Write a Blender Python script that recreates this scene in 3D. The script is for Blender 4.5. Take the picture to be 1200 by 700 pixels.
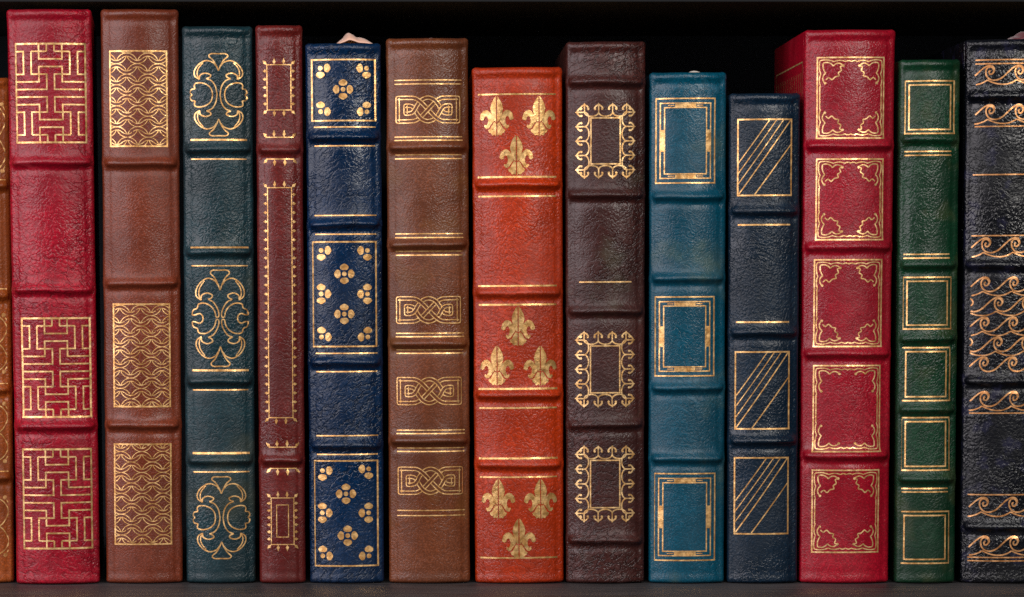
import bpy, bmesh, math, random
import numpy as np
from mathutils import Vector, Matrix, noise
from mathutils.geometry import tessellate_polygon

for o in list(bpy.data.objects):
    bpy.data.objects.remove(o)
SC = bpy.context.scene
COL = SC.collection

# ------------------------------------------------------------------ camera
# the photograph measured in its own pixels (1200 x 700); metres in the scene
F = 3900.0            # focal length in photograph pixels
CAMD = 1.5            # camera to the plane of the spines
VX, HY = 450.0, 315.0 # vanishing point of the book sides
TP = 0.110            # tangent of the downward pitch
PIT = math.atan(TP)
PPY = HY + F * TP
CX = -(600 - VX) / 2600.0


def ray(px, py):
    a, b = (px - VX) / F, (PPY - py) / F
    return (a, math.cos(PIT) + b * math.sin(PIT), -math.sin(PIT) + b * math.cos(PIT))


_r = ray(600, 684.5)
CZ = -_r[2] * CAMD / _r[1]


def on_plane(px, py, Y=0.0):
    r = ray(px, py)
    t = (CAMD + Y) / r[1]
    return CX + r[0] * t, CZ + r[2] * t


cam = bpy.data.cameras.new('camera')
camo = bpy.data.objects.new('camera', cam)
COL.objects.link(camo)
camo.location = (CX, -CAMD, CZ)
camo.rotation_euler = (math.pi / 2 - PIT, 0, 0)
cam.sensor_width = 36.0
cam.sensor_fit = 'HORIZONTAL'
cam.lens = 36.0 * F / 1200.0
cam.shift_x = (600 - VX) / 1200.0
cam.shift_y = (PPY - 350) / 1200.0
cam.clip_start = 0.05
cam.clip_end = 50
SC.camera = camo

# ------------------------------------------------------------------ light
W = bpy.data.worlds.new('World')
SC.world = W
W.use_nodes = True
W.node_tree.nodes['Background'].inputs[0].default_value = (0.55, 0.62, 0.75, 1)
W.node_tree.nodes['Background'].inputs[1].default_value = 0.012


def area(name, loc, target, sx, sy, power, color):
    l = bpy.data.lights.new(name, 'AREA')
    l.shape = 'RECTANGLE'
    l.size, l.size_y = sx, sy
    l.energy = power
    l.color = color
    o = bpy.data.objects.new(name, l)
    COL.objects.link(o)
    o.location = loc
    d = Vector(target) - Vector(loc)
    o.rotation_euler = d.to_track_quat('-Z', 'Y').to_euler()
    return o


area('softbox_left', (-0.86, -0.93, 0.62), (0, 0, 0.12), 0.90, 1.15, 17, (1.0, 0.93, 0.97))
area('softbox_top', (0.10, -1.15, 1.25), (0.0, 0, 0.13), 0.9, 0.4, 8.5, (1.0, 0.97, 0.94))
area('lamp_right', (0.44, -1.05, 0.50), (0.0, 0, 0.13), 0.15, 0.20, 4.6, (1.0, 0.96, 0.90))

SC.view_settings.view_transform = 'Standard'
SC.view_settings.look = 'None'
SC.view_settings.exposure = 0.0
SC.view_settings.gamma = 1.0
SC.view_settings.use_curve_mapping = False
SC.render.engine = 'CYCLES'
SC.cycles.max_bounces = 6
SC.cycles.transparent_max_bounces = 8
SC.cycles.use_denoising = False


# ------------------------------------------------------------------ materials
class NT:
    def __init__(self, name):
        self.m = bpy.data.materials.new(name)
        self.m.use_nodes = True
        self.t = self.m.node_tree
        self.b = self.t.nodes['Principled BSDF']
        self.out = self.t.nodes['Material Output']

    def n(self, kind, **kw):
        nd = self.t.nodes.new(kind)
        for k, v in kw.items():
            setattr(nd, k, v)
        return nd

    def l(self, a, b):
        self.t.links.new(a, b)

    def setv(self, nd, i, v):
        if isinstance(v, bpy.types.NodeSocket):
            self.l(v, nd.inputs[i])
        else:
            nd.inputs[i].default_value = v

    def math(self, op, a, b=0.0, clamp=False):
        nd = self.n('ShaderNodeMath', operation=op, use_clamp=clamp)
        self.setv(nd, 0, a)
        self.setv(nd, 1, b)
        return nd.outputs[0]

    def vmath(self, op, a, b):
        nd = self.n('ShaderNodeVectorMath', operation=op)
        self.setv(nd, 0, a)
        self.setv(nd, 1, b)
        return nd.outputs[0]

    def scale(self, a, s):
        nd = self.n('ShaderNodeVectorMath', operation='SCALE')
        self.setv(nd, 0, a)
        nd.inputs['Scale'].default_value = s
        return nd.outputs[0]

    def noise(self, vec, scale, detail=3.0, rough=0.55, dist=0.0):
        nd = self.n('ShaderNodeTexNoise')
        self.l(vec, nd.inputs['Vector'])
        nd.inputs['Scale'].default_value = scale
        nd.inputs['Detail'].default_value = detail
        nd.inputs['Roughness'].default_value = rough
        nd.inputs['Distortion'].default_value = dist
        return nd

    def vor(self, vec, scale, feat='DISTANCE_TO_EDGE'):
        nd = self.n('ShaderNodeTexVoronoi', feature=feat)
        self.l(vec, nd.inputs['Vector'])
        nd.inputs['Scale'].default_value = scale
        return nd.outputs['Distance']

    def ramp(self, v, a, b, lo=0.0, hi=1.0):
        nd = self.n('ShaderNodeMapRange', interpolation_type='SMOOTHSTEP')
        self.setv(nd, 0, v)
        nd.inputs[1].default_value = a
        nd.inputs[2].default_value = b
        nd.inputs[3].default_value = lo
        nd.inputs[4].default_value = hi
        return nd.outputs[0]

    def mix(self, f, a, b, blend='MIX'):
        nd = self.n('ShaderNodeMix', data_type='RGBA', blend_type=blend)
        self.setv(nd, 0, f)
        for i, v in ((6, a), (7, b)):
            if isinstance(v, bpy.types.NodeSocket):
                self.l(v, nd.inputs[i])
            else:
                nd.inputs[i].default_value = (*v, 1) if len(v) == 3 else v
        return nd.outputs[2]


def s2l(c):
    return tuple(((v / 255) / 12.92 if v / 255 <= .04045 else ((v / 255 + .055) / 1.055) ** 2.4) for v in c)


def leather(name, col, seed, grain=1.0, crease=1.0, wrinkle=1.0, gscale=840.0, rough=0.36,
            stain=None, stain_amt=0.0, mottling=0.30, tilt=0.5, wear=0.25, micro=0.55, stain_scale=None, wscale=400.0):
    """Goat-grain leather: fine pebbles, slanting wrinkles and creases, uneven dye, rubbed patches."""
    N = NT(name)
    c = tuple(v * 1.12 for v in s2l(col))
    tc = N.n('ShaderNodeTexCoord').outputs['Object']
    rnd = random.Random(seed)
    P = N.vmath('ADD', tc, (rnd.uniform(-5, 5), rnd.uniform(-5, 5), rnd.uniform(-5, 5)))
    w1 = N.noise(P, 250.0, 2.0)
    wv = N.scale(N.vmath('SUBTRACT', w1.outputs['Color'], (0.5, 0.5, 0.5)), 0.0030)
    PW = N.vmath('ADD', P, wv)
    # pebbles
    peb = N.ramp(N.vor(PW, gscale, 'F1'), 0.18, 0.72, 1.0, 0.0)
    # wrinkles: valleys along the level lines of a stretched noise
    mp = N.n('ShaderNodeMapping', vector_type='TEXTURE')
    N.l(PW, mp.inputs['Vector'])
    mp.inputs['Rotation'].default_value = (0, tilt, 0)
    mp.inputs['Scale'].default_value = (2.3, 1.0, 1.0)
    wn = N.noise(mp.outputs[0], wscale, 2.0, 0.5)
    wr = N.ramp(N.math('ABSOLUTE', N.math('SUBTRACT', wn.outputs['Fac'], 0.5)), 0.0, 0.06)
    sep = N.n('ShaderNodeSeparateColor')
    mk = N.noise(P, 30.0, 2.0, 0.5, 0.3)
    N.l(mk.outputs['Color'], sep.inputs[0])
    pm = N.ramp(sep.outputs[0], 0.36, 0.62, 0.35, 1.0)
    pm2 = N.ramp(sep.outputs[1], 0.42, 0.58, 0.15, 1.0)
    g = N.math('MULTIPLY', N.math('MULTIPLY', peb, pm), 0.55 * grain)
    g = N.math('ADD', g, N.math('MULTIPLY', N.math('MULTIPLY', wr, pm2), 0.80 * wrinkle))
    g = N.math('ADD', g, N.math('MULTIPLY', wn.outputs['Fac'], 0.55 * crease))
    mic = N.noise(PW, 1500.0, 1.0).outputs['Fac']
    g = N.math('ADD', g, N.math('MULTIPLY', mic, micro))
    bp = N.n('ShaderNodeBump')
    bp.inputs['Strength'].default_value = 1.0
    bp.inputs['Distance'].default_value = 0.000135
    N.l(g, bp.inputs['Height'])
    N.l(bp.outputs[0], N.b.inputs['Normal'])
    # dye: uneven, deeper in pores, thinner where rubbed; wrinkle shade painted over it
    sep2 = N.n('ShaderNodeSeparateColor')
    mt = N.noise(P, 24.0, 4.0, 0.62)
    N.l(mt.outputs['Color'], sep2.inputs[0])
    m1 = N.ramp(sep2.outputs[0], 0.36, 0.64)
    base = N.mix(m1, tuple(v * (1 - mottling) for v in c), tuple(min(1, v * (1 + mottling * 0.6)) for v in c))
    base = N.mix(N.math('MULTIPLY', N.math('SUBTRACT', 1.0, peb), 0.55), base, tuple(v * 0.45 for v in c))
    base = N.mix(N.math('MULTIPLY', N.math('MULTIPLY', N.math('SUBTRACT', 1.0, wr), pm2), min(.8, 0.55 * wrinkle)), base, tuple(v * 0.30 for v in c))  # crease shade put into the colour, dark whatever the light
    base = N.mix(N.ramp(mic, 0.36, 0.62, 0.34, 0.0), base, tuple(v * 0.35 for v in c))  # low spots of the fine grain darkened too, so relief shows without gloss
    if wear > 0:
        wz = N.math('MULTIPLY', N.ramp(sep2.outputs[1], 0.54, 0.70), N.ramp(wn.outputs['Fac'], 0.52, 0.66, 0.0, wear))
        gray = sum(c) / 3
        base = N.mix(wz, base, tuple(min(1.0, v * 1.5 + 0.03 + gray * .3) for v in c))
    if stain:
        sf = N.noise(P, stain_scale, 3.0, 0.6).outputs['Fac'] if stain_scale else sep2.outputs[2]
        base = N.mix(N.ramp(sf, 0.53, 0.68, 0.0, stain_amt), base, s2l(stain))
    N.l(base, N.b.inputs['Base Color'])
    N.l(N.ramp(sep.outputs[2], 0.35, 0.65, rough - 0.05, rough + 0.08), N.b.inputs['Roughness'])
    N.b.inputs['Specular IOR Level'].default_value = 0.40
    return N.m


def gold_foil(name, col=(232, 184, 118), seed=1, loss=0.60, rough=0.33):
    N = NT(name)
    tc = N.n('ShaderNodeTexCoord').outputs['Object']
    P = N.vmath('ADD', tc, (seed * 1.37, seed * .73, seed * 2.11))
    c = s2l(col)
    v = N.ramp(N.noise(P, 330.0, 3.0, 0.6).outputs['Fac'], 0.35, 0.68)
    base = N.mix(v, tuple(x * f for x, f in zip(c, (0.62, 0.50, 0.36))), c)
    N.l(base, N.b.inputs['Base Color'])
    N.b.inputs['Metallic'].default_value = 0.62
    rv = N.ramp(N.noise(P, 500.0, 2.0).outputs['Fac'], 0.3, 0.7, rough - 0.08, rough + 0.14)
    N.l(rv, N.b.inputs['Roughness'])
    h = N.noise(P, 650.0, 2.0).outputs['Fac']
    bp = N.n('ShaderNodeBump')
    bp.inputs['Strength'].default_value = 1.0
    bp.inputs['Distance'].default_value = 0.00012
    N.l(h, bp.inputs['Height'])
    N.l(bp.outputs[0], N.b.inputs['Normal'])
    # small places where the foil has rubbed off
    a = N.ramp(N.noise(P, 900.0, 3.0, 0.6).outputs['Fac'], loss, loss + 0.07, 1.0, 0.12)
    a2 = N.ramp(N.noise(P, 60.0, 2.0).outputs['Fac'], 0.45, 0.62, 0.0, 1.0)
    al = N.math('SUBTRACT', 1.0, N.math('MULTIPLY', N.math('SUBTRACT', 1.0, a), N.math('ADD', 0.45, N.math('MULTIPLY', a2, 0.55))))
    N.l(al, N.b.inputs['Alpha'])
    return N.m


def page_edge():
    N = NT('gilt_page_edge')
    tc = N.n('ShaderNodeTexCoord').outputs['Object']
    mp = N.n('ShaderNodeMapping')
    N.l(tc, mp.inputs['Vector'])
    mp.inputs['Scale'].default_value = (6000, 30, 30)
    n = N.noise(mp.outputs[0], 1.0, 2.0).outputs['Fac']
    N.l(N.mix(n, s2l((150, 110, 60)), s2l((205, 165, 100))), N.b.inputs['Base Color'])
    N.b.inputs['Metallic'].default_value = 0.7
    N.b.inputs['Roughness'].default_value = 0.45
    bp = N.n('ShaderNodeBump')
    bp.inputs['Distance'].default_value = 0.0002
    N.l(n, bp.inputs['Height'])
    N.l(bp.outputs[0], N.b.inputs['Normal'])
    return N.m


def satin(name, col):
    N = NT(name)
    tc = N.n('ShaderNodeTexCoord').outputs['Object']
    mp = N.n('ShaderNodeMapping')
    N.l(tc, mp.inputs['Vector'])
    mp.inputs['Scale'].default_value = (5200, 900, 900)
    n = N.noise(mp.outputs[0], 1.0, 1.0).outputs['Fac']
    c = s2l(col)
    N.l(N.mix(n, tuple(v * .75 for v in c), c), N.b.inputs['Base Color'])
    N.b.inputs['Roughness'].default_value = 0.45
    N.b.inputs['Sheen Weight'].default_value = 0.3
    return N.m


def dark_wood(name, a, b, rough=0.55):
    N = NT(name)
    tc = N.n('ShaderNodeTexCoord').outputs['Object']
    mp = N.n('ShaderNodeMapping')
    N.l(tc, mp.inputs['Vector'])
    mp.inputs['Scale'].default_value = (5, 70, 70)
    n = N.noise(mp.outputs[0], 4.0, 6.0, 0.65, 0.6).outputs['Fac']
    n2 = N.noise(tc, 14.0, 3.0).outputs['Fac']
    v = N.ramp(N.math('ADD', N.math('MULTIPLY', n, 0.7), N.math('MULTIPLY', n2, 0.3)), 0.35, 0.66)
    N.l(N.mix(v, s2l(a), s2l(b)), N.b.inputs['Base Color'])
    N.l(N.ramp(n2, 0.3, 0.7, rough - .08, rough + .1), N.b.inputs['Roughness'])
    bp = N.n('ShaderNodeBump')
    bp.inputs['Distance'].default_value = 0.0003
    bp.inputs['Strength'].default_value = 0.7
    N.l(n, bp.inputs['Height'])
    N.l(bp.outputs[0], N.b.inputs['Normal'])
    return N.m


def flat_mat(name, col, rough=0.8):
    N = NT(name)
    tc = N.n('ShaderNodeTexCoord').outputs['Object']
    n = N.noise(tc, 90.0, 4.0).outputs['Fac']
    c = s2l(col)
    N.l(N.mix(n, tuple(v * .75 for v in c), tuple(min(1, v * 1.2) for v in c)), N.b.inputs['Base Color'])
    N.b.inputs['Roughness'].default_value = rough
    return N.m


# ------------------------------------------------------------------ mesh helpers
def mesh_obj(name, verts, faces, mat, parent=None, smooth=True, normals=None):
    me = bpy.data.meshes.new(name)
    me.from_pydata([tuple(v) for v in verts], [], faces)
    me.update()
    if smooth:
        me.polygons.foreach_set('use_smooth', [True] * len(me.polygons))
    if normals is not None:
        me.normals_split_custom_set_from_vertices([tuple(n) for n in normals])
    me.materials.append(mat)
    o = bpy.data.objects.new(name, me)
    COL.objects.link(o)
    o.parent = parent
    return o


def rounded_box(name, lo, hi, r, mat, parent=None, seg=3):
    bm = bmesh.new()
    bmesh.ops.create_cube(bm, size=1.0)
    for v in bm.verts:
        v.co = Vector([(lo[i] + hi[i]) / 2 + v.co[i] * (hi[i] - lo[i]) for i in range(3)])
    if r > 0:
        bmesh.ops.bevel(bm, geom=list(bm.edges), offset=r, segments=seg, profile=0.5, affect='EDGES')
    me = bpy.data.meshes.new(name)
    bm.to_mesh(me)
    bm.free()
    me.polygons.foreach_set('use_smooth', [True] * len(me.polygons))
    try:
        me.set_sharp_from_angle(angle=math.radians(50))
    except Exception:
        pass
    me.materials.append(mat)
    o = bpy.data.objects.new(name, me)
    COL.objects.link(o)
    o.parent = parent
    return o


def tag(o, label=None, cat=None, group=None, kind=None):
    for k, v in (('label', label), ('category', cat), ('group', group), ('kind', kind)):
        if v:
            o[k] = v
    return o


def smooth_curve(pts, n=7, closed=False):
    """Catmull-Rom through the points."""
    P = [np.array(p, float) for p in pts]
    m = len(P)
    out = []
    rng = range(m) if closed else range(m - 1)
    for i in rng:
        p1, p2 = P[i], P[(i + 1) % m]
        p0 = P[(i - 1) % m] if (closed or i > 0) else 2 * p1 - p2
        p3 = P[(i + 2) % m] if (closed or i < m - 2) else 2 * p2 - p1
        for k in range(n):
            t = k / n
            out.append(.5 * (2 * p1 + (p2 - p0) * t + (2 * p0 - 5 * p1 + 4 * p2 - p3) * t * t + (3 * p1 - p0 - 3 * p2 + p3) * t ** 3))
    if not closed:
        out.append(P[-1])
    return [tuple(p) for p in out]


def arc(cx, cy, r, a0, a1, n=14, ry=None):
    ry = r if ry is None else ry
    return [(cx + r * math.cos(math.radians(a0 + (a1 - a0) * k / n)), cy + ry * math.sin(math.radians(a0 + (a1 - a0) * k / n))) for k in range(n + 1)]


def mirx(ps, c):
    return [(2 * c - x, y) for x, y in ps]


def miry(ps, c):
    return [(x, 2 * c - y) for x, y in ps]


# A drawing is a dict: lines = [(points, width, closed)], fills = [points]; units are photograph pixels, y down
class Draw:
    def __init__(self):
        self.lines, self.fills = [], []

    def line(self, pts, w=1.7, closed=False):
        if len(pts) > 1:
            self.lines.append((list(pts), w, closed))

    def rect(self, x0, y0, x1, y1, w=1.7):
        self.line([(x0, y0), (x1, y0), (x1, y1), (x0, y1)], w, True)

    def fill(self, pts):
        self.fills.append(list(pts))

    def four(self, pts, w, W, H, closed=False):
        a = list(pts)
        for q in (a, mirx(a, W / 2), miry(a, H / 2), mirx(miry(a, H / 2), W / 2)):
            self.line(q, w, closed)

    def two(self, pts, w, W, closed=False):
        self.line(pts, w, closed)
        self.line(mirx(pts, W / 2), w, closed)


# ------------------------------------------------------------------ motifs (W, H: size of the stamped field)
def m_meander(W, H):
    d = Draw()
    d.rect(0, 0, W, H, 2.3)
    u, v = W / 9, H / 13
    segs = [[(0, 1), (1, 1), (1, 4), (0, 4)], [(3, 0), (3, 2), (4.5, 2)], [(2, 1), (4, 1)], [(4, 0), (4, 1)],
            [(2, 1), (2, 4), (3, 4)], [(4.5, 3), (3, 3), (3, 5), (0, 5)], [(3, 4), (4, 4), (4, 6), (0, 6)]]
    for s in segs:
        d.four([(x * u, y * v) for x, y in s], 1.9, W, H)
    return d


def m_rings(W, H, phase=0.0):
    d = Draw()
    d.rect(0, 0, W, H, 1.9)
    a = W / 2.68
    ri, ro = a * .35, a * .50
    cs = []
    for j in range(-3, int(2 * H / a) + 4):
        for i in range(-2, 6):
            cs.append((i * a + (a / 2 if j % 2 else 0) + a * .30, j * a / 2 + phase * a))

    def side(dx, dy):
        return abs(dx) > abs(dy)
    for (cx, cy) in cs:
        for r in (ri, ro):
            run = []
            for k in range(73):
                t = 2 * math.pi * k / 72
                x, y = cx + r * math.cos(t), cy + r * math.sin(t)
                ok = 0.3 < x < W - .3 and 0.3 < y < H - .3
                if ok and side(x - cx, y - cy):
                    for (qx, qy) in cs:
                        if (qx, qy) != (cx, cy):
                            e = math.hypot(x - qx, y - qy)
                            if ri - .1 < e < ro + .1 and not side(x - qx, y - qy):
                                ok = False
                                break
                if ok:
                    run.append((x, y))
                else:
                    d.line(run, 1.0)
                    run = []
            d.line(run, 1.0)
    return d


def m_arabesque(W, H, variant=0):
    d = Draw()
    sx, sy = W / 272.0, H / 396.0
    def T(ps):
        return [((x - 74) * sx, (y - 180) * sy) for x, y in ps]
    w = 1.55
    # spade finial
    d.four(T(smooth_curve([(210, 181), (176, 181), (165, 193), (184, 211), (199, 236), (210, 262)], 5)), w, W, H)
    # crescent leaf
    d.four(T(smooth_curve([(199, 240), (183, 222), (150, 214), (116, 232), (96, 262), (98, 288), (119, 303)], 5)), w, W, H)
    d.four(T(smooth_curve([(119, 303), (109, 280), (114, 252), (136, 224)], 5)), w * .9, W, H)
    d.four(T(smooth_curve([(119, 303), (122, 284), (146, 274), (172, 282), (168, 294), (152, 300)], 5)), w, W, H)
    if variant == 0:
        d.four(T(smooth_curve([(152, 300), (178, 312), (196, 340), (203, 378)], 5)), w, W, H)
        d.two(T(smooth_curve([(181, 378), (176, 352), (160, 333), (132, 321), (103, 322), (94, 334), (96, 348), (80, 352), (74, 368), (82, 378),
                              (74, 388), (80, 404), (96, 408), (94, 424), (103, 434), (132, 435), (160, 423), (176, 404)], 4, True)), w, W, True)
    else:
        d.four(T(smooth_curve([(152, 300), (178, 312), (198, 340), (204, 362), (200, 373), (190, 371), (184, 350), (168, 330), (138, 316), (108, 319), (100, 336),
                               (82, 344), (76, 362), (90, 364), (110, 358), (124, 366), (128, 378)], 5)), w, W, H)
    return d


def spike(d, x, y, ang, L=6.5):
    c, s = math.cos(math.radians(ang)), math.sin(math.radians(ang))
    def q(a, b):
        return (x + c * a - s * b, y + s * a + c * b)
    d.line([q(0, 0), q(L, 0)], 1.05)
    d.fill([q(L * .12, 0), q(L * .45, -1.9), q(L * 1.05, 0), q(L * .45, 1.9)])


def m_spiked(W, H, nx=2, ny=5, inner=False):
    d = Draw()
    d.rect(0, 0, W, H, 1.15)
    for i in range(nx):
        x = W * (i + .5) / nx if nx != 2 else W * (.30 + .40 * i)
        spike(d, x, 0, -90, 7.5)
        spike(d, x, H, 90, 7.5)
    for j in range(ny):
        y = H * (j + .75) / (ny + .5)
        spike(d, 0, y, 180, 5)
        spike(d, W, y, 0, 5)
    for (x, y, a) in ((0, 0, -135), (W, 0, -45), (0, H, 135), (W, H, 45)):
        spike(d, x, y, a, 7)
    if inner:
        d.rect(W * .24, H * .15, W * .76, H * .84, 1.1)
    return d


def m_spiked_rule(W, H, up=True):
    d = Draw()
    y, a = (H, -90) if up else (0, 90)
    d.line([(0, y), (W, y)], 1.2)
    for t in (.30, .66):
        spike(d, W * t, y, a, 8)
    spike(d, 0 + 2, y, -135 if up else 135, 7)
    spike(d, W - 2, y, -45 if up else 45, 7)
    return d


def petal(d, cx, cy, ang, s=1.0):
    c, sn = math.cos(math.radians(ang)), math.sin(math.radians(ang))
    pts = smooth_curve([(4.5, -1.9), (5.8, -4.3), (8.4, -5.0), (10.3, -3.4), (11.9, 0), (10.3, 3.4), (8.4, 5.0), (5.8, 4.3), (4.5, 1.9)], 3, True)
    d.fill([(cx + s * (x * c - y * sn), cy + s * (x * sn + y * c)) for x, y in pts])


def flower(d, cx, cy, angs=(0, 90, 180, 270), s=1.0):
    for a in angs:
        petal(d, cx, cy, a, s)
    d.fill(arc(cx, cy, 2.7 * s, 0, 345, 14))


def m_one_flower(W, H, angs=(0, 90, 180, 270)):
    d = Draw()
    flower(d, W / 2, H / 2, angs, W / 23.5)
    return d


def m_frame(W, H, w=1.8):
    d = Draw()
    d.rect(0, 0, W, H, w)
    return d


def m_rule(W, H, w=1.8):
    d = Draw()
    d.line([(0, H / 2), (W, H / 2)], w)
    return d


def m_double_rule(W, H, w=1.5):
    d = Draw()
    d.line([(0, 0), (W, 0)], w)
    d.line([(0, H), (W, H)], w)
    return d


def m_double_frame(W, H):
    d = Draw()
    d.rect(0, 0, W, H, 1.8)
    d.rect(4.6, 4.6, W - 4.6, H - 4.6, 1.8)
    return d


def m_knot(W, H):
    d = Draw()
    sx, sy = W / 310.0, H / 132.0
    up_ = [(60, 9), (92, 12), (120, 30), (155, 66), (190, 102), (218, 120), (250, 123)]
    def straight(*ps):
        out = []
        for p, q in zip(ps[:-1], ps[1:]):
            n = max(2, int(math.hypot(q[0] - p[0], q[1] - p[1]) / 7))
            out += [(p[0] + (q[0] - p[0]) * k / n, p[1] + (q[1] - p[1]) * k / n) for k in range(n)]
        return out
    A = smooth_curve(up_, 8) + straight((256, 123), (301, 123), (301, 9), (250, 9))[0:] + smooth_curve(mirx(up_, 155), 8) + straight((54, 123), (9, 123), (9, 9), (56, 9))
    lo_ = [(64, 47), (80, 52), (92, 67), (105, 90), (126, 113), (155, 123), (184, 113), (205, 90), (218, 67), (230, 52), (246, 47)]
    B = smooth_curve(lo_, 8) + straight((250, 47), (263, 47), (263, 85), (250, 85)) + smooth_curve(list(reversed(miry(lo_, 66))), 8) + straight((60, 85), (47, 85), (47, 47), (60, 47))
    paths = []
    for Q in (A, B):
        Q = [(x * sx, y * sy) for x, y in Q]
        D = []
        for p, q in zip(Q, Q[1:] + Q[:1]):
            n = max(1, int(math.hypot(q[0] - p[0], q[1] - p[1]) / .45))
            D += [(p[0] + (q[0] - p[0]) * k / n, p[1] + (q[1] - p[1]) * k / n) for k in range(n)]
        paths.append(D)
    hw = 1.95
    # crossings
    crs = []
    allp = [(p, i) for p in range(2) for i in range(len(paths[p]))]
    for a in range(2):
        for i in range(len(paths[a])):
            p1, p2 = paths[a][i], paths[a][(i + 1) % len(paths[a])]
            for b in range(a, 2):
                j0 = i + 14 if a == b else 0
                for j in range(j0, len(paths[b])):
                    if a == b and (j + 14 > len(paths[b]) + i):
                        continue
                    q1, q2 = paths[b][j], paths[b][(j + 1) % len(paths[b])]
                    rx, ry = p2[0] - p1[0], p2[1] - p1[1]
                    tx, ty = q2[0] - q1[0], q2[1] - q1[1]
                    den = rx * ty - ry * tx
                    if abs(den) < 1e-9:
                        continue
                    s = ((q1[0] - p1[0]) * ty - (q1[1] - p1[1]) * tx) / den
                    u = ((q1[0] - p1[0]) * ry - (q1[1] - p1[1]) * rx) / den
                    if 0 <= s < 1 and 0 <= u < 1:
                        crs.append([(a, i), (b, j), (p1[0] + rx * s, p1[1] + ry * s)])
    crs.sort(key=lambda c: c[2])
    visits = {0: [], 1: []}
    for n, c in enumerate(crs):
        visits[c[0][0]].append((c[0][1], n, 0))
        visits[c[1][0]].append((c[1][1], n, 1))
    over = {}
    for p in (0, 1):
        vs = sorted(visits[p])
        off = 0
        for k, (i, n, side) in enumerate(vs):
            if n in over:
                off = (k + (1 if over[n] == side else 0)) % 2
                off = 0 if ((over[n] == side) == (k % 2 == 0)) else 1
                break
        for k, (i, n, side) in enumerate(vs):
            top = (k + off) % 2 == 0
            if n not in over:
                over[n] = side if top else 1 - side
    for p in (0, 1):
        C = paths[p]
        m = len(C)
        unders = [(i, n, s) for (i, n, s) in visits[p] if over[n] != s]
        for sgn in (-1, 1):
            run = []
            for k in range(m + 1):
                i = k % m
                a, b = C[i - 1], C[(i + 1) % m]
                tx, ty = b[0] - a[0], b[1] - a[1]
                L = math.hypot(tx, ty) or 1
                pt = (C[i][0] - ty / L * hw * sgn, C[i][1] + tx / L * hw * sgn)
                ok = True
                for (ci, n, s) in unders:
                    cc = crs[n]
                    gap = abs(i - ci)
                    if min(gap, m - gap) > 20:
                        continue
                    ob, oj = cc[1 - s]
                    O = paths[ob]
                    for g in range(-16, 17):
                        o1 = O[(oj + g) % len(O)]
                        if math.hypot(pt[0] - o1[0], pt[1] - o1[1]) < hw + .15:
                            ok = False
                if ok:
                    run.append(pt)
                else:
                    d.line(run, 1.25)
                    run = []
            d.line(run, 1.25)
    return d


def m_fleur(W, H):
    d = Draw()
    sx, sy = W / 153.0, H / 184.0
    cen = [(2.5, 0), (12, 12), (24, 35), (29, 58), (24, 82), (15, 105), (10, 116), (2.5, 119)]
    sid = [(13, 117), (17, 98), (25, 83), (34, 71), (46, 64), (60, 68), (71, 80), (75, 95), (77, 105), (66, 112), (58, 108), (56, 98), (49, 92), (42, 97),
           (38, 110), (40, 125), (47, 136), (54, 131), (57, 140), (48, 151), (36, 148), (28, 136), (21, 125)]
    bot = [(2.5, 123), (13, 121), (22, 137), (29, 151), (39, 157), (34, 168), (26, 172), (20, 182), (10, 178), (2.5, 184)]
    for sg in (-1, 1):
        for q in (cen, sid, bot):
            d.fill([(W / 2 + sg * x * sx, y * sy) for x, y in q])
    return d


def anchor(d, x, y, ang, s=1.0):
    c, sn = math.cos(math.radians(ang)), math.sin(math.radians(ang))
    def q(a, b):
        return (x + s * (c * a - sn * b), y + s * (sn * a + c * b))
    d.line([q(-.6, 0), q(8.2, 0)], 1.6)
    d.fill([q(10.8, 0), q(7.8, 2.1), q(6.9, 0), q(7.8, -2.1)])
    for g in (-1, 1):
        d.line(smooth_curve([q(8.4, g * .9), q(7.0, g * 3.0), q(5.0, g * 4.5), q(3.4, g * 4.4)], 3), 1.9)
        d.fill(arc(*q(3.6, g * 4.2), 1.35, 0, 330, 9))


def m_scallop(W, H):
    d = Draw()
    d.rect(19.4, 18.8, W - 19.4, H - 18.8, 1.7)
    m = 12.0
    xs = [m + (W - 2 * m) * k / 3 for k in range(4)]
    ys = [m + (H - 2 * m) * k / 4 for k in range(5)]
    x0, x1, y0, y1 = xs[0], xs[-1], ys[0], ys[-1]
    for x in xs:
        anchor(d, x, y0, -90)
        anchor(d, x, y1, 90)
    for y in ys:
        anchor(d, x0, y, 180)
        anchor(d, x1, y, 0)
    def sc(a, b, dep, horiz, base):
        c, r = (a + b) / 2, abs(b - a) / 2
        ps = [(c - r * math.cos(t), dep * math.sin(t)) for t in [math.pi * k / 12 for k in range(13)]]
        return [(p, base + q) for p, q in ps] if horiz else [(base + q, p) for p, q in ps]
    for k in range(3):
        d.line(sc(xs[k], xs[k + 1], 4.9, True, y0), 1.6)
        d.line(sc(xs[k], xs[k + 1], -4.9, True, y1), 1.6)
    for k in range(4):
        d.line(sc(ys[k], ys[k + 1], 5.2, False, x0), 1.6)
        d.line(sc(ys[k], ys[k + 1], -5.2, False, x1), 1.6)
    return d


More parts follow.
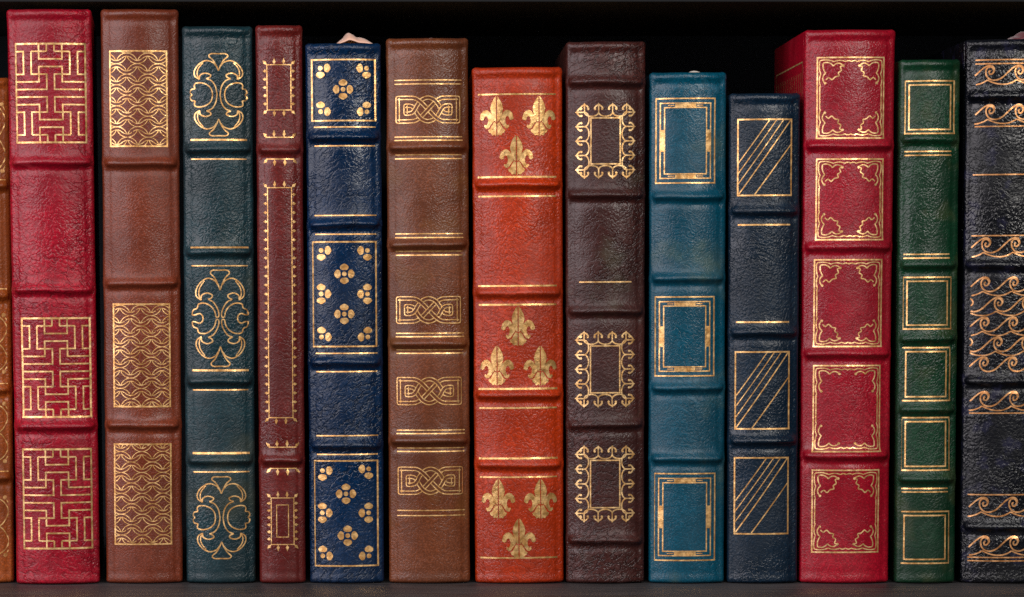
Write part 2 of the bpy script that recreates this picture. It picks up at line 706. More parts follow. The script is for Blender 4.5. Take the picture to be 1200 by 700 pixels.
def m_ornate_frame(W, H):
    d = Draw()
    d.rect(0, 0, W, H, 1.7)
    d.rect(5.0, 5.5, W - 5.0, H - 5.5, 1.5)
    d.rect(9.8, 10.6, W - 9.8, H - 10.6, 1.5)
    bw, bh = W * .36, H * .26
    for y in (8.05, H - 8.05):
        d.fill([(W / 2 - bw / 2, y - 1.5), (W / 2 + bw / 2, y - 1.5), (W / 2 + bw / 2, y + 1.9), (W / 2 - bw / 2, y + 1.9)])
        for s in (-1, 1):
            d.line([(W / 2 + s * (bw / 2 + 1), y), (W / 2 + s * (bw / 2 + 8), y)], 1.0)
    for x in (7.4, W - 7.4):
        d.fill([(x - 1.5, H / 2 - bh / 2), (x + 1.8, H / 2 - bh / 2), (x + 1.8, H / 2 + bh / 2), (x - 1.8, H / 2 + bh / 2)])
    return d


def m_slants(W, H):
    d = Draw()
    d.rect(0, 0, W, H, 1.9)
    def T(x, y):
        return ((x - 88) / 259 * W, (y - 195) / 373 * H)
    for a, b, w in (((240, 196), (90, 410), 1.25), ((273, 198), (90, 460), 1.1), ((307, 198), (90, 512), 1.1), ((343, 198), (93, 562), 1.4), ((345, 318), (168, 564), 1.4)):
        d.line([T(*a), T(*b)], w)
    return d


def m_corner_frame(W, H, simple=False):
    d = Draw()
    d.rect(0, 0, W, H, 1.8)

    def hump(a, b, bulge):
        (x0, y0), (x1, y1) = a, b
        L = math.hypot(x1 - x0, y1 - y0)
        nx, ny = (y1 - y0) / L, -(x1 - x0) / L
        return [(x0 + (x1 - x0) * t + nx * bulge * math.sin(math.pi * t) ** .8, y0 + (y1 - y0) * t + ny * bulge * math.sin(math.pi * t) ** .8) for t in [k / 8 for k in range(9)]]
    # second line: scallops with small cusps pointing inwards
    my = H / 2
    for a, b, g in (((3.0, 3.6), (18.6, 5.0), 1.5), ((18.6, 5.0), (32.0, 5.0), 1.5), ((32.0, 5.0), (W / 2, 5.0), 1.2), ((3.9, 19.3), (2.9, 3.6), 1.2), ((3.6, 33.0), (3.9, 19.3), 1.4)):
        d.four(hump(a, b, g), 1.35, W, H)
    d.four([(3.6, 33.0), (2.9, 34.5), (2.9, my)], 1.35, W, H)
    # third line with curled ends
    for a, b, g in (((6.6, 6.4), (17.9, 10.0), 2.2), ((17.9, 10.0), (29.3, 9.8), 3.2), ((9.3, 18.2), (6.6, 6.4), 1.4), ((8.6, 30.0), (9.3, 18.2), 3.0)):
        d.four(hump(a, b, g), 1.5, W, H)
    for (x, y) in ((29.3, 9.6), (8.8, 30.0)):
        for (X, Y) in ((x, y), (W - x, y), (x, H - y), (W - x, H - y)):
            d.fill(arc(X, Y, 1.5, 0, 330, 9))
    if not simple:
        k = 1 / 5.385
        q = [(276, 142), (258, 149), (264, 172), (246, 186), (250, 206), (227, 212), (207, 230), (188, 216), (170, 230)]
        d.four([((x - 118) * k, (y - 90) * k) for x, y in smooth_curve(q, 4)], 1.5, W, H)
    return d


def m_waves(W, H, per=32.6, start=-0.45, scallop=True):
    d = Draw()
    k = per / 152.0
    s = [(140, 97), (133, 103), (137, 116), (150, 114), (157, 97), (146, 80), (128, 80), (117, 98), (120, 124), (138, 144), (168, 149), (200, 136), (230, 108),
         (258, 83), (284, 71), (304, 76), (312, 96), (303, 113)]
    sc = [(125, 148), (150, 160), (180, 169), (220, 171), (252, 162), (277, 148)]
    n = int(W / per) + 3

    def clip(pts, w):
        run = []
        for p in pts:
            if 0 <= p[0] <= W:
                run.append(p)
            else:
                d.line(run, w)
                run = []
        d.line(run, w)
    for i in range(n):
        ox = (start + i) * per
        a = [((x - 118) * k + ox, (y - 70) * k) for x, y in smooth_curve(s, 4)]
        clip(a, 1.85)
        if scallop:
            clip([((x - 118) * k + ox, (y - 70) * k) for x, y in smooth_curve(sc, 4)], 1.65)
    return d


def m_scroll(W, H):
    d = Draw()
    q = smooth_curve([(W * .52, H * .03), (W * .70, H * .02), (W * .90, H * .10), (W * .99, H * .26), (W * .93, H * .42), (W * .86, H * .5)], 6)
    d.four(q, 1.4, W, H)
    d.four(smooth_curve([(W * .86, H * .5), (W * .72, H * .36), (W * .62, H * .2), (W * .70, H * .12), (W * .8, H * .2)], 6), 1.3, W, H)
    for y in (H * .05, H * .95):
        d.fill(arc(W * .94, y, 2.6, 0, 340, 12))
        d.fill(arc(W * .06, y, 2.6, 0, 340, 12))
    d.four([(W * .94, H * .05), (W * .985, H * .13)], 1.2, W, H)
    return d


def m_leaf_row(W, H):
    d = Draw()
    n = 9
    for i in range(n):
        x = W * (i + .5) / n
        d.fill(smooth_curve([(x, H * .95), (x - W * .035, H * .45), (x, H * .05), (x + W * .035, H * .45)], 3, True))
    d.line([(0, H), (W, H)], 1.2)
    return d


# ------------------------------------------------------------------ the book
class Book:
    """Outline measured at the four corners of the spine: (left, right) at the head and at the foot, head y."""

    def __init__(self, name, label, xt, yt, xb, mat, bands, depth=0.135, y0=0.0, yaw=0.0, gold=None, band_h=1.0, pages=None, seed=0, theta=27, cover_mat=None):
        self.seed, self.mat, self.gold = seed, mat, gold
        self.Y = y0
        yb = 684.5
        yt += 1.6
        e = y0 + 0.003
        xl_t, z_t = on_plane(xt[0], yt, e)
        xr_t, _ = on_plane(xt[1], yt, e)
        xl_b, _ = on_plane(xb[0], yb, e)
        xr_b, _ = on_plane(xb[1], yb, e)
        self.w = .5 * ((xr_t - xl_t) + (xr_b - xl_b)) - 0.0003
        self.h = z_t
        mt, mb = .5 * (xl_t + xr_t), .5 * (xl_b + xr_b)
        self.lean = math.atan2(mt - mb, z_t)
        self.x0 = mb
        self.yaw = math.radians(yaw)
        root = bpy.data.objects.new(name, None)
        root.empty_display_size = 0.02
        COL.objects.link(root)
        root.location = (mb, y0, 0.00015)
        root.rotation_euler = (0, self.lean, self.yaw)
        tag(root, label, 'book', 'leather bound books standing in a row on the shelf')
        self.root = root
        self.depth = depth
        self.rc = 0.0020
        th = math.radians(theta)
        self.th = th
        self.R = (self.w / 2 - self.rc * (1 - math.sin(th))) / math.sin(th)
        self.sag = self.R * (1 - math.cos(th))
        self.bands = [self.local(.5 * (xt[0] + xt[1]), y)[1] for y in bands]
        self.band_h = band_h
        self.build(cover_mat or mat, pages)
        self.count = 0

    def local(self, px, py):
        x, z = on_plane(px, py, self.Y + self.sag * .35)
        dx = x - self.x0
        c, s = math.cos(self.lean), math.sin(self.lean)
        return dx * c - z * s, dx * s + z * c

    # displacement along the normal
    def disp(self, x, z):
        hw = self.w / 2
        edge = hw - abs(x)
        t = min(1.0, max(0.0, (edge - 0.0010) / 0.0018))
        fade = t * t * (3 - 2 * t)
        d = 0.0
        for zb in self.bands:
            q = z - zb - 0.00045 * noise.noise(Vector((x * 70 + zb * 900, zb * 311, self.seed)))
            if abs(q) < 0.012:
                amp = (0.0023 + 0.0005 * noise.noise(Vector((x * 45, zb * 700, self.seed + 9.5)))) * self.band_h
                if q > 0:
                    pr = 0.80 * math.exp(-(q / 0.0022) ** 2) + 0.20 * math.exp(-(q / 0.0052) ** 2)
                else:
                    pr = math.exp(-abs(q / 0.0014) ** 2.0)
                d += amp * pr * (0.10 + 0.90 * fade)
                d -= 0.00038 * math.exp(-((q + 0.0034) / 0.0013) ** 2) * fade
        # turned-in head and tail
        for q, f in ((self.h - z, 1.0), (z, 0.25)):
            d += 0.0006 * f * math.exp(-((q - 0.0022) / 0.0013) ** 2) * (.3 + .7 * fade)
            d -= 0.00035 * f * math.exp(-((q - 0.0052) / 0.0014) ** 2) * fade
        # shoulder line where the spine leather is worked into the joint
        d -= 0.00028 * math.exp(-((edge - 0.0028) / 0.0006) ** 2)
        s = self.seed * 7.31
        d += 0.00022 * noise.noise(Vector((x * 55 + s, z * 38, s)))
        d += 0.00010 * noise.noise(Vector((x * 190, z * 150 + s, s * 2)))
        return d

    def section(self, x):
        a = math.asin(max(-1, min(1, x / self.R)))
        y = self.R * (1 - math.cos(a))
        return y, (math.sin(a), -math.cos(a))

    def surf(self, x, z, off=0.0):
        y, n = self.section(x)
        d = self.disp(x, z) + off
        return (x + n[0] * d, y + n[1] * d, z)

    def build(self, cmat, pages):
        w, h = self.w, self.h
        # cross-section: list of (x, y, nx, ny)
        cs = []
        arcx = self.R * math.sin(self.th)
        nc = max(26, int(w / 0.00095))
        for i in range(nc + 1):
            x = -arcx + 2 * arcx * i / nc
            y, n = self.section(x)
            cs.append((x, y, n[0], n[1]))
        ya = self.section(arcx)[0]
        c_ = math.cos(self.th)
        ccx, ccy = arcx - self.rc * math.sin(self.th), ya + self.rc * c_
        right = []
        for i in range(1, 6):
            a = self.th + (math.pi / 2 - self.th) * i / 5
            right.append((ccx + self.rc * math.sin(a), ccy - self.rc * math.cos(a), math.sin(a), -math.cos(a)))
        xe = right[-1][0]
        for k, (dy, inn) in enumerate(((0.0012, 0), (0.0026, 0.0002), (0.0040, 0.0007), (0.0052, 0.0010), (0.0064, 0.0008))):
            right.append((xe - inn, right[4][1] + dy, 1, 0))
        left = [(-a, b, -c, d) for a, b, c, d in reversed(right)]
        cs = left + cs + right
        self.joint_y = right[-1][1]
        nz = int(h / 0.00062)
        zs = [h * j / nz for j in range(nz + 1)]
        M = len(cs)
        # head and tail roll over
        roll = 0.0014
        V = np.zeros((nz + 1, M, 3))
        for j, z in enumerate(zs):
            q = min(z, h - z)
            back = 0.0
            if q < roll:
                tt = 1 - q / roll
                back = roll * (1 - math.sqrt(max(0.0, 1 - tt * tt)))
            for i, (x, y, nx, ny) in enumerate(cs):
                d = self.disp(x, z) - back
                ear = 0.0003 * max(0.0, (abs(x) / (w / 2) - .8) / .2) * (max(0.0, (z - h + 0.006) / 0.006) if z > h / 2 else 0.0)
                V[j, i] = (x + nx * d, y + ny * d, z + ear)
        # close over the head and tail with two inward rows
        head = V[-1].copy()
        head[:, 1] += 0.004
        head[:, 0] *= 0.985
        tail = V[0].copy()
        tail[:, 1] += 0.004
        tail[:, 0] *= 0.985
        V = np.concatenate([tail[None], V, head[None]], 0)
        du = np.gradient(V, axis=1)
        dv = np.gradient(V, axis=0)
        Nn = np.cross(du, dv)
        Nn /= np.linalg.norm(Nn, axis=2, keepdims=True) + 1e-12
        zz = [-1.0] + zs + [h + 1]
        owner = []
        for j in range(len(zz) - 1):
            zm = .5 * (zz[j] + zz[j + 1])
            o = -1
            for b, zb in enumerate(self.bands):
                if -0.0050 < zm - zb < 0.0058:
                    o = b
            owner.append(o)

        def piece(name, rows, parent):
            idx, vs, ns, fs = {}, [], [], []
            for j in rows:
                for jj in (j, j + 1):
                    if jj not in idx:
                        idx[jj] = len(vs)
                        vs.extend(V[jj].tolist())
                        ns.extend(Nn[jj].tolist())
                for i in range(M - 1):
                    a, b = idx[j] + i, idx[j + 1] + i
                    fs.append((a, a + 1, b + 1, b))
            return mesh_obj(name, vs, fs, self.mat, parent, True, ns)
        self.spine = piece('spine', [j for j in range(len(owner)) if owner[j] == -1], self.root)
        for b in range(len(self.bands)):
            rows = [j for j in range(len(owner)) if owner[j] == b]
            if rows:
                piece('raised_band', rows, self.spine)
        # boards and pages
        jy = self.joint_y - 0.0012
        t = 0.0027
        nar = 0.0011
        for sg, nm in ((-1, 'back_cover'), (1, 'front_cover')):
            xo, xi = sg * (w / 2 - 0.00015), sg * (w / 2 - t)
            o = rounded_box(nm, (min(xo, xi), jy, 0.0), (max(xo, xi), self.depth, h), 0.0008, cmat, self.root)
            if sg < 0:
                self.back_cover = o
            for v in o.data.vertices:
                v.co.x -= sg * nar * max(0.0, (v.co.y - jy) / (self.depth - jy))
        pg = rounded_box('text_block', (-w / 2 + t + .0002, jy - 0.002, 0.0035), (w / 2 - t - .0002, self.depth - 0.004, h - 0.0035), 0.0003, pages or PAGES, self.root)
        for v in pg.data.vertices:
            v.co.x *= 1 - 0.06 * max(0.0, (v.co.y - jy) / (self.depth - jy)) - .03

    # stamped gold
    def stamp(self, draw, box, name, mat=None, off0=0.00010, parent=None, face=None):
        x0, y0, x1, y1 = box
        xm, ym = .5 * (x0 + x1), .5 * (y0 + y1)
        lx0, lx1 = self.local(x0, ym)[0], self.local(x1, ym)[0]
        lz0, lz1 = self.local(xm, y0)[1], self.local(xm, y1)[1]
        kx, kz = (lx1 - lx0) / (x1 - x0), ((lz0 - lz1) / (y1 - y0)) if y1 != y0 else 1 / 2600.0
        lim = self.w / 2 - 0.0022

        def loc(p):
            return max(-lim, min(lim, lx0 + p[0] * kx)), lz0 - p[1] * kz
        return self.foil(draw, loc, lambda x, z, o: self.surf(x, z, o), name, mat, off0)

    def foil(self, draw, loc, surf, name, mat=None, off0=0.00010, step=1.3, parent=None):
        vs, fs = [], []
        rnd = random.Random(hash(name) % 1000 + self.seed)
        for li, (pts, wd, closed) in enumerate(draw.lines):
            off = off0 + 0.000004 * (li % 9)
            P = [np.array(p, float) for p in pts]
            if closed:
                P = P + [P[0]]
            # drop duplicates, densify
            Q = [P[0]]
            cor = [True]
            for a, b in zip(P[:-1], P[1:]):
                L = np.linalg.norm(b - a)
                if L < 1e-6:
                    continue
                n = max(1, int(L / step))
                for k in range(1, n + 1):
                    Q.append(a + (b - a) * k / n)
            m = len(Q)
            if m < 2:
                continue
            base = len(vs)
            for k in range(m):
                if closed:
                    t0 = Q[k] - Q[k - 1] if k > 0 else Q[0] - Q[m - 2]
                    t1 = Q[k + 1] - Q[k] if k < m - 1 else Q[1] - Q[0]
                else:
                    t0 = Q[k] - Q[k - 1] if k > 0 else Q[1] - Q[0]
                    t1 = Q[k + 1] - Q[k] if k < m - 1 else Q[k] - Q[k - 1]
                t0 = t0 / (np.linalg.norm(t0) + 1e-12)
                t1 = t1 / (np.linalg.norm(t1) + 1e-12)
                nrm = np.array([-(t0[1] + t1[1]), t0[0] + t1[0]])
                L = np.linalg.norm(nrm)
                nrm = np.array([-t0[1], t0[0]]) if L < 1e-6 else nrm / L
                cosv = max(0.5, nrm @ np.array([-t0[1], t0[0]]))
                hw = wd * .47 / cosv * (1 + rnd.uniform(-.10, .10))
                for s in (-1, 1):
                    x, z = loc(Q[k] + nrm * hw * s)
                    vs.append(surf(x, z, off))
            for k in range(m - 1):
                a = base + 2 * k
                fs.append((a, a + 1, a + 3, a + 2))
        # fills
        if draw.fills:
            bm = bmesh.new()
            for poly in draw.fills:
                pv = [Vector((p[0], p[1], 0)) for p in poly]
                bv = [bm.verts.new(v) for v in pv]
                for tri in tessellate_polygon([pv]):
                    try:
                        bm.faces.new([bv[i] for i in tri])
                    except ValueError:
                        pass
            for _ in range(2):
                long = [e for e in bm.edges if e.calc_length() > 3.0]
                if not long:
                    break
                bmesh.ops.subdivide_edges(bm, edges=long, cuts=1)
            bmesh.ops.triangulate(bm, faces=list(bm.faces))
            base = len(vs)
            bm.verts.index_update()
            for v in bm.verts:
                x, z = loc((v.co.x, v.co.y))
                vs.append(surf(x, z, off0 + 0.00005))
            for f in bm.faces:
                fs.append(tuple(base + v.index for v in f.verts))
            bm.free()
        # face outwards
        me = bpy.data.meshes.new(name)
        me.from_pydata(vs, [], fs)
        bm = bmesh.new()
        bm.from_mesh(me)
        bm.normal_update()
        flip = [f for f in bm.faces if f.normal.y > 0]
        bmesh.ops.reverse_faces(bm, faces=flip)
        bm.to_mesh(me)
        bm.free()
        me.polygons.foreach_set('use_smooth', [True] * len(me.polygons))
        me.materials.append(mat or self.gold)
        o = bpy.data.objects.new(name, me)
        COL.objects.link(o)
        o.parent = parent or self.spine
        return o

    def rule(self, x0, x1, y, w=1.8, mat=None):
        return self.stamp(m_rule(x1 - x0, 2.0, w), (x0, y - 1, x1, y + 1), 'gilt_rule', mat)

    def double_rule(self, x0, x1, y0, y1, w=1.5):
        self.rule(x0, x1, y0, w)
        self.rule(x0, x1, y1, w)

    def on(self, motif, box, name, *a, **k):
        return self.stamp(motif(box[2] - box[0], box[3] - box[1], *a, **k), box, name)

    def ribbon(self, px0, px1, prof, depth, mat, yb=0.006):
        """Satin marker lying crumpled on the head of the book: prof is its height in pixels over the head."""
        x0, x1 = self.local(px0, 60)[0], self.local(px1, 60)[0]
        nx, ny = 36, 14
        vs, fs = [], []
        pr = smooth_curve([(i, p) for i, p in enumerate(prof)], 12)
        for j in range(ny + 1):
            v = j / ny
            for i in range(nx + 1):
                u = i / nx
                k = u * (len(pr) - 1)
                a = int(min(k, len(pr) - 2))
                hh = pr[a][1] + (pr[a + 1][1] - pr[a][1]) * (k - a)
                hz = max(0.0, hh) / 2600.0
                env = math.sin(math.pi * (0.08 + 0.84 * v)) ** .6
                fold = 0.0002 * math.sin(u * 7 + v * 4)
                vs.append((x0 + (x1 - x0) * u + 0.001 * math.sin(v * 4 + u * 3), yb + depth * v + 0.0008 * math.sin(u * 5),
                           self.h - 0.0012 + (hz + 0.0012) * env + fold * (hz > 0)))
        for j in range(ny):
            for i in range(nx):
                a = j * (nx + 1) + i
                fs.append((a, a + 1, a + nx + 2, a + nx + 1))
        o = mesh_obj('ribbon_marker', vs, fs, mat, self.root)
        md = o.modifiers.new('thickness', 'SOLIDIFY')
        md.thickness = 0.00025
        return o


PAGES = page_edge()
G1 = gold_foil('gold_foil_pale', (255, 214, 152), 1, 0.675, 0.35)
G2 = gold_foil('gold_foil_warm', (252, 205, 138), 2, 0.665, 0.35)
G3 = gold_foil('gold_foil_worn', (232, 190, 126), 3, 0.64, 0.34)
G4 = gold_foil('gold_foil_copper', (226, 170, 116), 4, 0.68, 0.36)

# ------------------------------------------------------------------ the setting: bookcase boards
SHELF = dark_wood('shelf_wood', (34, 33, 34), (62, 59, 60), 0.5)
sh = rounded_box('shelf', (-0.75, -0.062, -0.022), (0.75, 0.27, 0.0), 0.0015, SHELF)
tag(sh, 'dark grey stained wooden shelf board under the row of books', 'shelf', kind='structure')
BACK = flat_mat('back_panel_paint', (19, 26, 32), 0.9)
_uz = on_plane(600, 2.5, 0.045)[1]
us = rounded_box('upper_shelf', (-0.75, 0.045, _uz), (0.75, 0.27, _uz + .02), 0.0008, flat_mat('upper_shelf_shade', (13, 17, 21), 0.9))  # near-black colour carries the shade of the unlit underside
tag(us, 'underside edge of the dark shelf board above the books', 'shelf', kind='structure')
bk = rounded_box('back_panel', (-0.75, 0.2705, -0.022), (0.75, 0.278, _uz + .02), 0.0, BACK)
tag(bk, 'near black back panel of the bookcase behind the books', 'panel', kind='structure')

# ------------------------------------------------------------------ the books, left to right
# tan book cut by the left edge
b = Book('book', 'tan orange leather book at the far left, mostly cut off by the frame', (-86, 12), 90, (-78, 16.5),
         leather('leather_tan', (150, 72, 24), 11, grain=.9, crease=.6, wrinkle=.5), (219, 347, 457, 561), gold=G2, seed=1, yaw=3.6)
for (y0, y1) in ((118, 205), (366, 440), (470, 545), (580, 655)):
    b.on(m_scroll, (-74 + (y0 - 90) * .008, y0, 7 + (y0 - 90) * .008, y1), 'gilt_scroll')
for y in (211, 339, 450, 553):
    b.rule(-74, 6 + (y - 90) * .007, y, 1.3)

# crimson, meander
b = Book('book', 'crimson leather book with three gold key-pattern mazes on its spine', (8, 107.5), 10, (20, 117.5),
         leather('leather_crimson', (154, 5, 32), 12, grain=1.0, crease=1.2, wrinkle=1.2, gscale=740, wscale=300, tilt=.4), (191.5, 340.5, 500.5), gold=G1, seed=2, y0=-.004, yaw=3.4)
for bx in ((19.5, 52, 100.5, 167.5), (27, 373.5, 106, 489), (28, 527, 107.5, 643)):
    b.on(m_meander, bx, 'gilt_key_pattern')

# chestnut brown, interlaced rings
b = Book('book', 'chestnut brown leather book with gold fields of interlaced rings', (117, 210.5), 10, (126, 213.5),
         leather('leather_chestnut', (116, 50, 28), 13, grain=.75, crease=.25, wrinkle=.25, gscale=1100, rough=.38, mottling=.25), (192.5, 333, 499.5), gold=G2, seed=3, yaw=3.3)
for bx, ph in (((129.5, 60.5, 195.5, 172), .1), ((133.8, 357, 199, 477), .55), ((135, 521, 200.5, 638), .85)):
    b.on(m_rings, bx, 'gilt_ring_lattice', ph)

# dark bottle green, arabesques
b = Book('book', 'dark blue-green leather book with gold outlined arabesque scrolls', (213, 296.5), 30, (219, 300),
         leather('leather_bottle_green', (20, 50, 57), 14, grain=1.25, crease=.9, wrinkle=.7, tilt=-.5, mottling=.42, stain=(66, 68, 52), stain_amt=.4), (175.5, 296.5, 447.5, 540.5), gold=G2, seed=4, yaw=2.6)
b.on(m_arabesque, (223, 63.5, 289.5, 160), 'gilt_arabesque', 0)
b.on(m_arabesque, (225, 317, 291.5, 430), 'gilt_arabesque', 1)
b.on(m_arabesque, (226.5, 559, 293, 655), 'gilt_arabesque', 0)
for y, w_ in ((164.5, 2.4), (187, 1.5), (290.5, 2.2), (312, 1.5), (434.5, 2.6), (457.5, 1.5), (531.5, 2.6), (553.5, 1.5)):
    dx = (y - 30) * .0075
    b.rule(222.5 + dx, 288.5 + dx, y, w_)
b.ribbon(251, 264, (0, 1.0, 1.3, .9, 0), .010, satin('satin_dark_green', (70, 84, 82)))

# narrow oxblood
b = Book('book', 'narrow oxblood leather book with thin gold frames edged by tiny spikes', (299, 355.5), 29, (305, 358),
         leather('leather_oxblood', (98, 26, 22), 15, grain=.9, crease=1.0, wrinkle=.7), (176.5, 540.5), gold=G2, seed=5, yaw=1.9)
b.on(m_spiked, (313, 76.5, 341, 129.5), 'gilt_spiked_frame', 2, 5)
b.on(m_spiked_rule, (311.5, 153, 344, 161.5), 'gilt_spiked_rule', True)
b.on(m_spiked_rule, (312, 187, 345, 195), 'gilt_spiked_rule', False)
b.on(m_spiked, (314.5, 220.5, 342.5, 490), 'gilt_spiked_frame', 2, 25)
b.on(m_spiked_rule, (315, 516, 347.5, 524.5), 'gilt_spiked_rule', True)
b.on(m_spiked_rule, (315.5, 549.5, 348.5, 557.5), 'gilt_spiked_rule', False)
b.on(m_spiked, (318, 584, 344.5, 638.5), 'gilt_spiked_frame', 2, 6, True)

# royal blue with flowers
b = Book('book', 'royal blue leather book stamped with small gold four-petal flowers', (358, 446.5), 50, (363, 451),
         leather('leather_royal_blue', (3, 36, 68), 16, grain=.9, crease=1.0, wrinkle=1.6, gscale=720, wscale=320, rough=.29, tilt=-.55), (161.5, 263.5, 425.5, 523), gold=G2, seed=6, yaw=1.3)
for bx in ((365.5, 70.5, 440, 142), (366.8, 284, 441, 406.5), (368.8, 540.5, 443, 663.5)):
    b.on(m_frame, bx, 'gilt_frame', 1.9)
for y in (149.5, 171.5, 253, 275, 414.5, 436, 511, 533):
    dx = (y - 50) * .0075
    b.rule(367.5 + dx, 439.5 + dx, y, 1.5)
R_, D_, L_, U_ = 0, 90, 180, 270
fl = [(402, 105.5, (0, 90, 180, 270)), (375.5, 80.5, (R_, D_)), (429.5, 80.5, (L_, D_)), (376, 131.5, (U_, R_)), (430, 131.5, (U_, L_)),
      (403.5, 321.5, (0, 90, 180, 270)), (403.5, 368.5, (0, 90, 180, 270)), (376.5, 294, (R_, D_)), (430.5, 294, (L_, D_)), (376.5, 345, (U_, R_, D_)), (430.5, 345, (U_, L_, D_)),
      (377, 395.5, (U_, R_)), (431, 395.5, (U_, L_)),
      (405.5, 579, (0, 90, 180, 270)), (407.5, 628, (0, 90, 180, 270)), (378, 552, (R_, D_)), (432, 550, (L_, D_)), (378, 601.5, (U_, R_, D_)), (432, 601.5, (U_, L_, D_)),
      (378.5, 652, (U_, R_)), (432.5, 652, (U_, L_))]
for (x, y, an) in fl:
    b.on(m_one_flower, (x - 11.8, y - 11.8, x + 11.8, y + 11.8), 'gilt_flower', an)
b.ribbon(391, 440, (0, 5, 9, 14.5, 13, 9.5, 8.6, 7, 4, 0), .016, satin('satin_peach', (226, 178, 152)))

# brown with knots
b = Book('book', 'medium brown leather book with gold knotwork panels between double rules', (452, 549.5), 44, (456.5, 551),
         leather('leather_brown', (108, 56, 30), 17, grain=.85, crease=.35, wrinkle=.3, gscale=1050, rough=.37, stain=(118, 80, 36), stain_amt=.22, stain_scale=50, mottling=.38), (173.5, 287.5, 404, 517.5), gold=G2, seed=7, yaw=.7)
for bx in ((464, 113, 539, 145), (464.5, 348, 540, 379.5), (465.3, 442.5, 541, 475), (466.5, 547.5, 542.5, 580)):
    b.on(m_knot, bx, 'gilt_knot')
for y0, y1 in ((94.5, 99), (161, 165), (182, 186.5), (274.5, 279), (295, 299.5), (391, 395), (410.5, 414.5), (504.5, 508.5), (525.5, 529.5), (598.5, 604.5)):
    dx = (y0 - 44) * .007
    b.double_rule(462 + dx, 541 + dx, y0, y1, 1.35)
b.ribbon(497, 513, (0, 1.6, 2.2, 1.6, 0), .012, satin('satin_rose', (150, 98, 82)))

# vermilion with lilies
b = Book('book', 'vermilion orange-red leather book with trios of gold fleurs-de-lis', (553, 659.5), 78, (557, 661),
         leather('leather_vermilion', (174, 49, 7), 18, grain=1.0, crease=.8, wrinkle=.7, tilt=.35), (217.5, 344.5, 464, 546), gold=G3, seed=8, yaw=.2)
for (x, y) in ((582, 136.5), (631.5, 136.5), (605, 182.5), (607, 382.5), (582.5, 429), (633, 429), (584, 585), (633.5, 585), (608, 631)):
    b.on(m_fleur, (x - 19.6, y - 23.4, x + 19.6, y + 23.4), 'gilt_fleur_de_lis')
for y, w_ in ((111, 2.0), (208, 2.2), (230.5, 2.0), (335.5, 2.0), (357.5, 2.2), (456, 2.4), (478.5, 2.0), (537.5, 2.2), (559.5, 1.8), (654, 2.0)):
    dx = (y - 78) * .004
    b.rule(560 + dx, 651.5 + dx, y, w_)

# aubergine
b = Book('book', 'aubergine brown leather book with gold frames of scallops and small anchors', (663, 757), 48, (663.5, 755.5),
         leather('leather_aubergine', (64, 30, 26), 19, grain=1.0, crease=1.2, wrinkle=1.5, tilt=-.4, mottling=.4, stain=(74, 72, 54), stain_amt=.35), (97, 229, 365.5, 498.5, 634), gold=G1, seed=9, yaw=-.2)
for bx in ((673, 120, 746, 211.5), (672.5, 387, 745.5, 479.5), (672.5, 521, 745.5, 614)):
    b.on(m_scallop, bx, 'gilt_scalloped_frame')
b.rule(679, 740, 331, 1.6)

# teal
b = Book('book', 'teal leather book with triple gold frames and filled mid-side bars', (762, 851.5), 84, (760, 849.5),
         leather('leather_teal', (0, 72, 93), 20, grain=.75, crease=.45, wrinkle=.45, gscale=1050, stain=(96, 110, 84), stain_amt=.3, mottling=.25), (231.5, 327, 455.5, 538.5), gold=G2, seed=10, yaw=-.1)
for bx in ((769, 116, 837.5, 215), (768, 348.5, 836.5, 441), (767, 555.5, 837.5, 657)):
    b.on(m_ornate_frame, bx, 'gilt_triple_frame')
b.ribbon(807, 826, (0, 2.8, 3.6, 3.2, 1.6, 0), .010, satin('satin_cream', (226, 214, 196)))

# navy
b = Book('book', 'navy leather book with gold oblong frames crossed by slanting lines, shortest of the row', (855, 938.5), 108.5, (852, 935),
         leather('leather_navy', (10, 33, 51), 21, grain=1.1, crease=.9, wrinkle=.9, tilt=.3), (248.5, 390.5, 517.5), gold=G2, seed=11, yaw=0)
for bx in ((865, 140.5, 927.5, 229.5), (862, 413, 924.5, 503), (861, 537, 923.5, 626)):
    b.on(m_slants, bx, 'gilt_slant_frame')
b.rule(865, 926, 264, 2.0)
b.rule(863, 924.5, 378, 2.0)

# cherry red with corner flourishes
b = Book('book', 'cherry red leather book with five gold frames of corner flourishes, gilded left cover showing', (943.5, 1050), 34, (937, 1042),
         leather('leather_cherry', (152, 8, 32), 22, grain=.8, crease=.6, wrinkle=.5, gscale=980, mottling=.25), (172, 290.5, 415.5, 535), gold=G1, seed=12, yaw=0, depth=0.131)
for i, bx in enumerate(((958, 68, 1035.5, 162.5), (957, 187, 1034.5, 281.5), (954.5, 305, 1033, 406.5), (953.5, 429, 1031, 529.5), (952, 551.5, 1029.5, 647.5))):
    b.on(m_corner_frame, bx, 'gilt_corner_frame', i == 3)
bw = b.w / 2
def side_loc(p):
    return p[0], p[1]
def side_surf(x, z, o):
    t = max(0.0, (x - b.joint_y) / (b.depth - b.joint_y))
    return (-(bw - .00015) + 0.0011 * t - o, x, z)
d = Draw()
hh = b.h
d.lines = [([(0.013, hh - .0135), (b.depth - .010, hh - .0135), (b.depth - .010, 0.0135), (0.013, 0.0135)], 0.0007, True)]
for i in range(14):
    y = 0.0175 + (b.depth - .032) * i / 13
    d.line(smooth_curve([(y, hh - .018), (y + .003, hh - .021), (y + .001, hh - .0245), (y + .004, hh - .027)], 4), 0.0005)
    d.line(smooth_curve([(y, .018), (y + .003, .021), (y + .001, .0245), (y + .004, .027)], 4), 0.0005)
_so = b.foil(d, side_loc, side_surf, 'gilt_cover_border', G1, 0.00012, 0.002, b.back_cover)

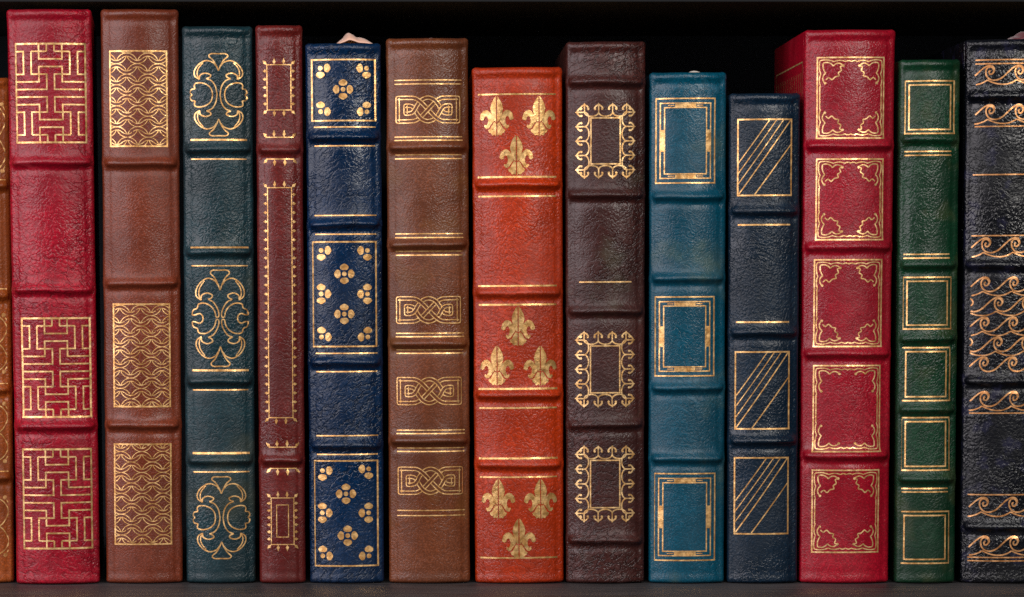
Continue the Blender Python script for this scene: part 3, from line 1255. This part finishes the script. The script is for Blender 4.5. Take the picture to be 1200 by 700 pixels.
# forest green
b = Book('book', 'forest green leather book with gold double-line squares, narrow, beside the black book', (1054.5, 1125.5), 69, (1048.5, 1119.5),
         leather('leather_forest', (7, 52, 30), 23, grain=1.2, crease=1.0, wrinkle=1.0, tilt=-.5, mottling=.42, stain=(76, 76, 42), stain_amt=.22, stain_scale=60), (164.5, 311.5, 397.5, 481, 562.5), gold=G2, seed=13, yaw=-.1, band_h=.9)
for bx in ((1061, 95.5, 1118.5, 157), (1058.5, 325.5, 1114.5, 386), (1057, 408, 1113, 470), (1056.5, 490, 1112.5, 551.5), (1055, 600, 1112, 660.5)):
    b.on(m_double_frame, bx, 'gilt_double_frame')
for x0, y0, y1 in ((1060, 178, 182.5), (1057.5, 298.5, 303), (1056, 573, 577)):
    b.double_rule(x0, x0 + 55, y0, y1, 1.6)

# black with waves, cut by the right edge
b = Book('book', 'worn black leather book with curling gold waves, cut off at the right edge', (1132.5, 1250), 45, (1126, 1241),
         leather('leather_black', (12, 14, 21), 24, grain=1.5, crease=1.5, wrinkle=1.2, gscale=700, rough=.29, stain=(40, 40, 66), stain_amt=.45, stain_scale=120, wear=.6, wscale=330), (113.5, 311.5, 447.5, 618), gold=G4, seed=14, yaw=-.3)
X1 = 1238
for (y, x0, st) in ((77, 1143, -.62), (123, 1142.5, -.6), (279, 1138.5, -.62), (459, 1136, -.6), (583, 1135, -.6), (628.5, 1134.5, -.55)):
    b.on(m_waves, (x0, y, X1, y + 23), 'gilt_wave_border', 33.5, st)
for k in range(5):
    b.on(m_waves, (1138 - k * .4, 325 + k * 23.4, X1, 348 + k * 23.4), 'gilt_wave_border', 32.6, -.62 if k % 2 == 0 else -.15, k < 4)
for (y, x0) in ((70.5, 1144), (75, 1144), (148.5, 1143), (205, 1141), (276.5, 1139), (484.5, 1136.5), (580, 1135), (653.5, 1134.5), (657.5, 1134.5)):
    b.rule(x0, X1, y, 1.6)
b.ribbon(1180, 1216, (0, 2.0, 5.0, 6.0, 9, 10, 6, 0), .014, satin('satin_maroon', (96, 30, 40)))
